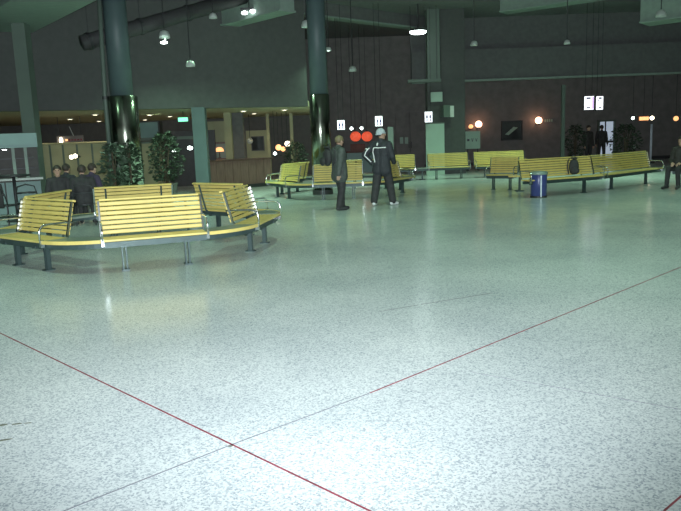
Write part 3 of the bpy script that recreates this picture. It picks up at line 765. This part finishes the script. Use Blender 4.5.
pillar('dark boxed pillar behind the bar counter', 232.5, 243, 130, 27.4, 0, SOF+.02, 'beam_dark', .4)
t = thing('framed_picture', 'dark framed picture on the pale wall behind the bar', 'picture')
a = at(247, 155, 30); b = at(268, 130, 30); MB().box(((a.x+b.x)/2, 30.1, b.z/2), (b.x-a.x, .1, b.z)).build('wall_board', 'panel_beige', t)
a = at(251.5, 151, 29.9); b = at(263.5, 136, 29.9); MB().box(((a.x+b.x)/2, 30.0, (a.z+b.z)/2), (b.x-a.x, .06, b.z-a.z)).build('frame', 'black_plastic', t)
MB().box(((a.x+b.x)/2, 29.96, (a.z+b.z)/2), (b.x-a.x-.08, .02, b.z-a.z-.08)).build('print', 'glass_dark', t)
p = at(250, 141, 29.4); t = thing('globe_lamp', 'dull white globe lamp left of the framed picture', 'lamp', tuple(p))
MB().ball((0,0,0), .12).build('globe', 'lens_grey', t, True); MB().tube([(0,0,.1), (0,0,SOF+.03-p.z)], .012, 6).build('rod', 'dark_metal', t)
# cluster of lights beside the steel-clad column
for px, py, Y, r, m, lb in ((287.5, 143.8, 28, .105, 'bulb_warm', 'bright warm round lamp just left of the steel-clad column'),
                            (278.5, 147.5, 28.2, .12, 'globe_orange', 'orange round lamp right of the bar counter'),
                            (283, 149, 29, .10, 'globe_orange', 'small orange lamp between the warm lamp and the bar counter'),
                            (275, 153.5, 27.5, .06, 'bulb_white', 'tiny cool white lamp at the right end of the bar counter')):
    p = at(px, py, Y); t = thing('globe_lamp', lb, 'lamp', tuple(p))
    MB().ball((0,0,0), r, 14, 10).build('globe', m, t, True); MB().tube([(0,0,r*.9), (0,0,SOF+.03-p.z)], .01, 5).build('rod', 'dark_metal', t)
for k, px in enumerate((268.5, 292)): pillar(['slim beige door frame right of the framed picture', 'slim beige door frame left of the steel-clad column'][k], px-1.5, px+1.5, 140, 29.5, 0, SOF+.02, 'panel_beige', .15, name='door_frame')

# ------------------------------------------------------------------ downlights and exit sign
for (px, py), od in zip(((36,116.3), (70,119.3), (95,114.8), (99,121.2), (145,119.8), (149.5,115), (170,116.5), (226.5,117.5), (243.5,111.2), (254,113.6), (284.5,110)), 'first second third fourth fifth sixth seventh eighth ninth tenth eleventh'.split()):
    p = fl(px, py, SOF); t = thing('downlight', 'small round recessed downlight in the low soffit, %s from the left' % od, 'lamp', (p.x, p.y, SOF + .02), 0, 'soffit downlights')
    MB().lathe([(.13,0), (.13,-.02), (.10,-.03), (.10,0)], n=16).build('trim', 'white_paint', t)
    MB().lathe([(.098,-.004), (.07,-.03), (0,-.035)], n=14).build('lens', 'bulb_warm', t, True)
    ld = bpy.data.lights.new('downlight_beam', 'SPOT'); ld.energy = 34; ld.color = (1, .84, .55); ld.spot_size = math.radians(150); ld.spot_blend = .8; ld.shadow_soft_size = .08
    lo = bpy.data.objects.new('downlight_beam', ld); C.objects.link(lo); lo.parent = t; lo.location = (0, 0, -.05)
p = at(183, 119.5, 24.6)
t = thing('exit_sign', 'glowing green exit sign hanging from the low soffit', 'sign', (p.x, 24.6, p.z))
MB().box((0,0,0), (.32,.08,.13)).build('face', 'exit_green', t); MB().box((0,.05,0), (.40,.04,.20)).build('housing', 'dark_metal', t)
MB().tube([(0,.05,.09), (0,.05,SOF+.03-p.z)], .012, 6).build('rod', 'dark_metal', t)

# ------------------------------------------------------------------ high lamps
def pendant(label, px, py, Y, r, bulb='lens_grey', light=0.0, shade='lens_grey'):
    p = at(px, py, Y) if isinstance(px, (int, float)) else px
    t = thing('pendant_lamp', label, 'lamp', tuple(p))
    MB().lathe([(r*.25, r*1.0), (r*.75, r*.75), (r, r*.1), (r*1.0, -r*.35), (r*.96, -r*.35), (r*.9, r*.1), (r*.6, r*.6)], n=20).build('shade', shade, t, True)
    MB().lathe([(r*.55, r*.2), (r*.6, r*.0), (r*.4, -r*.25), (0, -r*.3)], n=14).build('bulb', bulb, t, True)
    MB().tube([(0,0,r), (0,0,CEIL-p.z)], .015, 6).build('rod', 'dark_metal', t)
    if light:
        ld = bpy.data.lights.new('added_hall_light', 'AREA'); ld.shape = 'DISK'; ld.size = r*1.6; ld.energy = light; ld.color = LAMP_COL; ld.spread = math.radians(125)  # greenish hall light added below the shades; most bulbs are unlit
        lo = bpy.data.objects.new('added_hall_light', ld); C.objects.link(lo); lo.parent = t; lo.location = (0,0,-r*.4)
    return t
pendant('grey dome pendant beside the top of the steel-clad column', 306.5, 25.5, 21, .15, light=LAMP_W*.5)
pendant('grey dome pendant low on the gallery front left of centre', 190.5, 65, 19.4, .12, light=LAMP_W*.6)
pendant('grey dome pendant with a lit bulb above the exit sign', 164.5, 36, 20, .15, light=LAMP_W*.6)
p = at(164, 42.5, 19.8); t = thing('spot_lamp', 'tiny lit spot just under the dome pendant above the exit sign', 'lamp', tuple(p)); MB().ball((0,0,0), .05, 10, 8, (2,1,.8)).build('bulb', 'bulb_white', t, True); MB().tube([(0,0,.03),(0,.2,.11)], .01, 5).build('stem', 'dark_metal', t)
pendant('slim grey pendant left of the lit twin lamp', 213, 17, 20, .11, light=LAMP_W*.6)
pendant('small pendant just right of the steel-clad column top', 328.5, 50, 24, .10, bulb='bulb_white', light=LAMP_W*.6)
pendant('dim grey pendant right of the steel-clad column', 352.5, 70, 26, .14, light=LAMP_W*.7)
pendant('dim grey pendant right of the broad dark pillar', 474, 44.5, 26, .13, light=LAMP_W*.6)
pendant('dim grey pendant over the right-hand benches', 567, 43, 24, .10, light=LAMP_W)
pendant('dim lamp against the boxed beam in the top right corner', 661, 15, 23, .16, light=LAMP_W)
p = at(418, 31.3, 27.6); t = thing('ceiling_lamp', 'bright oval ceiling lamp above the narrow pale green pillar', 'lamp', tuple(p))
MB().lathe([(.31,.02), (.31,-.05), (.25,-.09), (0,-.10)], n=20).build('diffuser', 'bulb_white', t, True); MB().lathe([(.34,.0), (.34,.05), (.1,.12), (.03,.13), (.03,CEIL-p.z)], n=20).build('housing', 'dark_metal', t)
p = at(249, 12, 21.5); t = thing('ceiling_lamp', 'lit twin lamp on the roof beam at the top, left of centre', 'lamp', tuple(p))
for x in (-.13, .12): MB().ball((x, 0, x*.15), .075, 12, 8, (1.3,1,.7)).build('bulb', 'bulb_white', t, True)
MB().box((0,.05,.1), (.5,.12,.06)).build('housing', 'dark_metal', t); MB().tube([(0,.05,.1), (0,.05,CEIL-p.z)], .02, 6).build('rod', 'dark_metal', t)
# unseen pendants added above the frame to light the near part of the hall
for k, (x, y) in enumerate(((-8, 14), (0, 14), (7, 15), (13, 19), (-5, 7.5), (3, 8), (10, 9))):
    pendant('added unseen dome pendant high over the near floor, %s of its set from the left' % ('third fourth sixth seventh first second fifth'.split()[k]), Vector((x, y, 6.1)), 0, 0, .18, light=LAMP_W*.8)

# ------------------------------------------------------------------ lit signs
def picto(t, x, z, h, kind):
    b = MB(); b.ball((x, 0, z + h*.40), h*.11, 8, 6)
    b.box((x, 0, z + h*.12), (h*.22, .012, h*.38)); b.box((x, 0, z - h*.28), (h*.10 if kind else h*.18, .012, h*.42)); b.build('figure', 'sign_blue', t)
def sign(label, px, py, Y, wpx, hpx, kind):
    p = at(px, py, Y); w_, h_ = wpx*Y/F, hpx*Y/F
    t = thing('hanging_sign', label, 'sign', tuple(p))
    MB().box((0,.06,0), (w_+.05, .10, h_+.05)).build('housing', 'dark_metal', t)
    MB().box((0,0,0), (w_, .04, h_)).build('face', 'sign_white', t)
    if kind == 'wc':
        for s in (-1, 1):
            b = MB()
            b.box((s*w_*.22, -.024, h_*.30), (w_*.14, .012, h_*.13)); b.box((s*w_*.22, -.024, h_*.02), (w_*.22, .012, h_*.32)); b.box((s*w_*.22, -.024, -h_*.30), (w_*.14, .012, h_*.26))
            b.build('figure', 'sign_blue', t)
    else:
        MB().box((-w_*.08 if kind == 'a' else w_*.05, -.024, h_*.36), (w_*.45, .012, h_*.12)).build('mark', 'sign_blue', t)
        MB().box((-w_*.08 if kind == 'a' else w_*.05, -.024, -h_*.36), (w_*.42, .012, h_*.09)).build('mark', 'sign_blue', t)
        if kind == 'a': MB().box((w_*.40, -.024, 0), (w_*.16, .012, h_*.9)).build('side_band', 'sign_purple', t)
        else: MB().box((-w_*.16, -.024, h_*.2), (w_*.14, .012, h_*.14)).build('mark', 'sign_blue', t)
    for s in (-.35, .35): MB().tube([(w_*s,.06,h_/2), (w_*s,.06,CEIL-p.z)], .008, 5).build('rod', 'dark_metal', t)
sign('white lit pictogram sign above the person with fair hair', 341, 125, 27.0, 7, 9, 'wc')
sign('white lit pictogram sign above the person in the knit cap', 378.8, 121.2, 27.0, 7, 9.5, 'wc')
sign('white lit pictogram sign on the pale green pillar', 428.5, 117, 28.2, 7.2, 10, 'wc')
sign('wider white lit sign of the pair at right', 589, 103, 28.5, 9, 12.8, 'a')
sign('narrower white lit sign of the pair at right', 599.6, 103, 28.5, 6.5, 12.8, 'b')

# ------------------------------------------------------------------ red lanterns and the corridor behind the people
for px, lb in ((355.5, 'glowing red round lantern nearer the person with fair hair'), (367, 'glowing red round lantern nearer the knit cap')):
    p = at(px, 136.5, 33); t = thing('red_lantern', lb, 'lantern', tuple(p))
    MB().ball((0,0,0), .25, 18, 12, (1,1,.92)).build('shade', 'lantern_red', t, True); MB().lathe([(.06,.22), (.06,.28), (.02,.29)], n=10).build('top_cap', 'dark_metal', t)
    MB().lathe([(.02,-.27), (.06,-.26), (.06,-.21)], n=10).build('bottom_cap', 'dark_metal', t); MB().tube([(0,0,.28), (0,0,CEIL-p.z)], .008, 5).build('cord', 'dark_metal', t)
for px, py, lb in ((351.5, 128.5, 'small white spot above the left red lantern'), (361.5, 128.3, 'small white spot above the right red lantern')):
    p = at(px, py, 32); t = thing('spot_lamp', lb, 'lamp', tuple(p)); MB().ball((0,0,0), .07, 12, 8).build('bulb', 'bulb_white', t, True); MB().tube([(0,0,.06), (0,0,CEIL-p.z)], .01, 5).build('rod', 'dark_metal', t)
p = at(362, 149, 33.5); t = thing('stall', 'reddish and teal stall front below the red lanterns', 'stall', (p.x, 33.6, 0))
MB().box((0,0,.45), (1.7,.6,.9)).build('body', 'panel_teal', t); MB().box((0,0,.95), (1.8,.7,.07)).build('worktop', 'brick_red', t); MB().box((-.2,-.05,1.15), (.7,.3,.32)).build('display', 'lantern_red' if False else 'brick_red', t)
# door frames and doors in the back wall
pillar('pale grey-green door frame just right of the knit cap', 388, 393.5, 140, 30.0, 0, at(390, 127, 30).z, 'panel_green', .15, name='door_frame')
t = struct(thing('door_2', 'dark brown double door left of the pale green pillar', 'door'))
a = at(396, 150, 35.8); b = at(424, 112, 35.8)
for k in (0, 1):
    wd = (b.x-a.x)/2; o = MB().box((a.x + wd*(k+.5), 35.9, b.z/2), (wd-.03, .12, b.z)).build('door_leaf', 'brown_wall', t)
    q = at(401.5 + k*5, 140.5, 35.8); MB().box((q.x, 35.8, q.z), (.16,.06,.32)).build('notice', 'panel_green', o)
    MB().tube([(a.x + wd*(1 + (k-.5)*.16), 35.80, 1.0), (a.x + wd*(1 + (k-.5)*.16), 35.80, 1.3)], .02, 6).build('handle', 'dark_metal', o)
# pale green poster panel on the pillar
t = thing('poster_panel', 'pale green upright panel in front of the narrow pillar below the lit sign', 'panel')
a = at(426.5, 158, 28.4); b = at(444.5, 123, 28.4)
MB().box(((a.x+b.x)/2, 28.5, b.z/2), (b.x-a.x, .06, b.z)).build('board', 'panel_green', t); MB().box(((a.x+b.x)/2, 28.5, b.z), (b.x-a.x+.04, .09, .04)).build('top_trim', 'column_green', t)
p = at(436.5, 97, 28.625); t = thing('junction_box', 'pale square box on the pillar above the lit sign', 'box', tuple(p))
MB().box((0,.04,0), (.46,.20,.38)).build('body', 'panel_green', t); MB().box((0,-.075,0), (.40,.02,.32)).build('cover', 'panel_green', t)
p = at(449, 111, 28.5); t = thing('loudspeaker', 'small loudspeaker with white front tilted on the broad dark pillar', 'loudspeaker', tuple(p), .35)
MB().box((-.10,.1,0), (.34,.30,.46)).build('cabinet', 'column_green', t); MB().box((.10,-.05,-.02), (.16,.06,.44)).build('front', 'white_paint', t); MB().box((0,.30,0), (.08,.2,.08)).build('bracket', 'dark_metal', t)
p = at(419, 82, 28.05); t = thing('cable_tray', 'short pale cable tray left of the pillar tops', 'tray', tuple(p))
MB().box((.2,0,0), (1.3,.3,.04)).build('tray', 'column_green', t); MB().box((.2,-.15,.04), (1.3,.02,.10)).build('lip', 'column_green', t)
for s in (-.3, .7): MB().tube([(s,0,.0), (s,0,CEIL-p.z)], .01, 5).build('hanger', 'dark_metal', t)
# notice board
t = thing('notice_board', 'pale green notice board on a stand under the red globe', 'board')
a = at(465.5, 149, 31); b = at(480, 131, 31); cx = (a.x+b.x)/2; cz = (a.z+b.z)/2
MB().box((cx, 31, cz), (b.x-a.x, .06, b.z-a.z)).build('board', 'panel_green', t)
for s in (-1, 1): MB().box((cx + s*.22, 31.03, a.z/2), (.05,.05,a.z)).build('leg', 'dark_metal', t)
for s in (-1, 1): MB().box((cx + s*.22, 31.03, .015), (.06,.5,.03)).build('foot', 'dark_metal', t)
zz = at(472, 140, 31).z
MB().box((cx-.20, 30.965, zz), (.10,.012,.10)).build('mark', 'ink', t)
for k in range(2):
    x = cx - .02 + k*.17
    b_ = MB()
    for s in (-1, 1): b_.box((x + s*.035, 30.965, zz), (.022,.012,.14)); 
    for i in range(len(b_.v)):
        v = b_.v[i]; s = 1 if v[0] > x else -1; b_.v[i] = (v[0] - s*.030*(1 if v[2] < zz else 0), v[1], v[2])
    b_.build('letter', 'ink', t)
# globe lamps on the wall
for px, py, r, m, lb in ((478.7, 124.2, .165, 'globe_red', 'glowing round wall globe with red halo above the notice board'), (538.6, 120.4, .17, 'globe_red', 'glowing round wall globe with red halo right of the dark window'),
                         (470.8, 126.6, .11, 'globe_orange', 'small dim orange wall globe left of the bright one')):
    p = at(px, py, 35.6); t = thing('wall_globe', lb, 'lamp', tuple(p)); MB().ball((0,0,0), r, 18, 12).build('globe', m, t, True); MB().box((0,.2,-r), (.06,.4,.06)).build('bracket', 'dark_metal', t); MB().lathe([(.07,-r-.04), (.08,-r+.02)], n=12).build('cup', 'dark_metal', t)
t = struct(thing('window_1', 'dark window pane between the two red globes', 'window'))
a = at(502, 140, 35.9); b = at(522, 121, 35.9); cx = (a.x+b.x)/2; cz = (a.z+b.z)/2
MB().box((cx, 35.96, cz), (b.x-a.x, .04, b.z-a.z)).build('pane', 'glass_dark', t)
for s in (-1, 1): MB().box((cx + s*(b.x-a.x)/2, 35.93, cz), (.06,.12,b.z-a.z+.06)).build('frame', 'dark_metal', t)
for s in (-1, 1): MB().box((cx, 35.93, cz + s*(b.z-a.z)/2), (b.x-a.x,.12,.06)).build('frame', 'dark_metal', t)
p = at(511, 131, 35.85); MB().add([(p.x-.28,35.93,p.z-.16), (p.x-.1,35.93,p.z-.2), (p.x+.36,35.93,p.z+.16), (p.x+.14,35.93,p.z+.2), (p.x-.28,35.935,p.z-.16), (p.x-.1,35.935,p.z-.2), (p.x+.36,35.935,p.z+.16), (p.x+.14,35.935,p.z+.2)],
   [(0,1,2,3), (4,5,6,7), (0,1,5,4), (2,3,7,6), (1,2,6,5), (0,3,7,4)]).build('painted_highlight', 'panel_green', t)  # diagonal highlight on the pane, put in as a pale patch
p = at(548.5, 120.5, 35.9); t = thing('wall_plate', 'small pale lettered plate right of the right-hand red globe', 'sign', tuple(p))
MB().box((0,.05,0), (.46,.06,.20)).build('board', 'brown_wall', t)
for k in range(4): MB().box((-.16+k*.11, .01, 0), (.06,.03,.13)).build('mark', 'panel_green', t)

# lit doorway at right
t = struct(thing('door_3', 'bright bluish lit doorway behind the right-hand benches', 'doorway'))
a = at(598, 150, 35.9); b = at(614.5, 120.5, 35.9); zt = b.z; cx = (a.x+b.x)/2
MB().box((cx, 35.97, zt/2), (b.x-a.x, .03, zt)).build('lit_glass', 'room_glow', t)
for s in (-1, 1): MB().box((cx + s*(b.x-a.x)/2, 35.9, zt/2), (.08,.2,zt)).build('jamb', 'column_green', t)
MB().box((cx, 35.9, zt), (b.x-a.x+.1,.2,.08)).build('head', 'column_green', t); MB().box((cx, 35.9, .95), (b.x-a.x,.06,.10)).build('rail', 'dark_metal', t)
MB().box((cx-.05, 35.9, zt/2), (.05,.06,zt)).build('stile', 'dark_metal', t)
# small lights and kiosk post at far right
for px, py, r, m, lb in ((633, 118, .07, 'bulb_white', 'tiny white lamp right of the lit doorway'), (652, 118, .09, 'bulb_warm', 'warm lamp on top of the bluish post'),
                         (676, 118.5, .11, 'globe_orange', 'yellowish lamp near the right edge'), (634, 147, .07, 'lens_grey', 'tiny pale lamp just above the right-hand bench')):
    p = at(px, py, 32); t = thing('small_lamp', lb, 'lamp', tuple(p)); MB().ball((0,0,0), r, 12, 8).build('bulb', m, t, True); MB().tube([(0,.02,0), (0,.02,(CEIL if py < 140 else 0)-p.z)], .012, 6).build('rod', 'dark_metal', t)
p = at(651.5, 130, 31.6); t = thing('info_post', 'slim bluish post under the warm lamp at right', 'post', (p.x, 31.6, 0))
zt = at(651.5, 124, 31.6).z; MB().lathe([(.05,.02), (.05,zt)], n=12).build('shaft', 'bin_stripe', t, True); MB().lathe([(.18,0), (.18,.03), (.06,.06)], n=16).build('base', 'dark_metal', t)
p = at(644, 118.5, 33); t = thing('lit_panel', 'dull orange lit panel left of the warm lamp at right', 'sign', tuple(p))
MB().box((0,.05,0), (.5,.06,.24)).build('board', 'brick_red', t); MB().box((0,0,0), (.42,.05,.16)).build('face', 'globe_orange', t); MB().tube([(0,.05,.1), (0,.05,CEIL-p.z)], .01, 5).build('rod', 'dark_metal', t)
# baseboards
for nm, x0, x1, y in (('baseboard_back', -3, 28, 35.95),):
    struct(MB().box(((x0+x1)/2, y, .07), (x1-x0, .05, .14)).build(nm, 'dark_metal'))
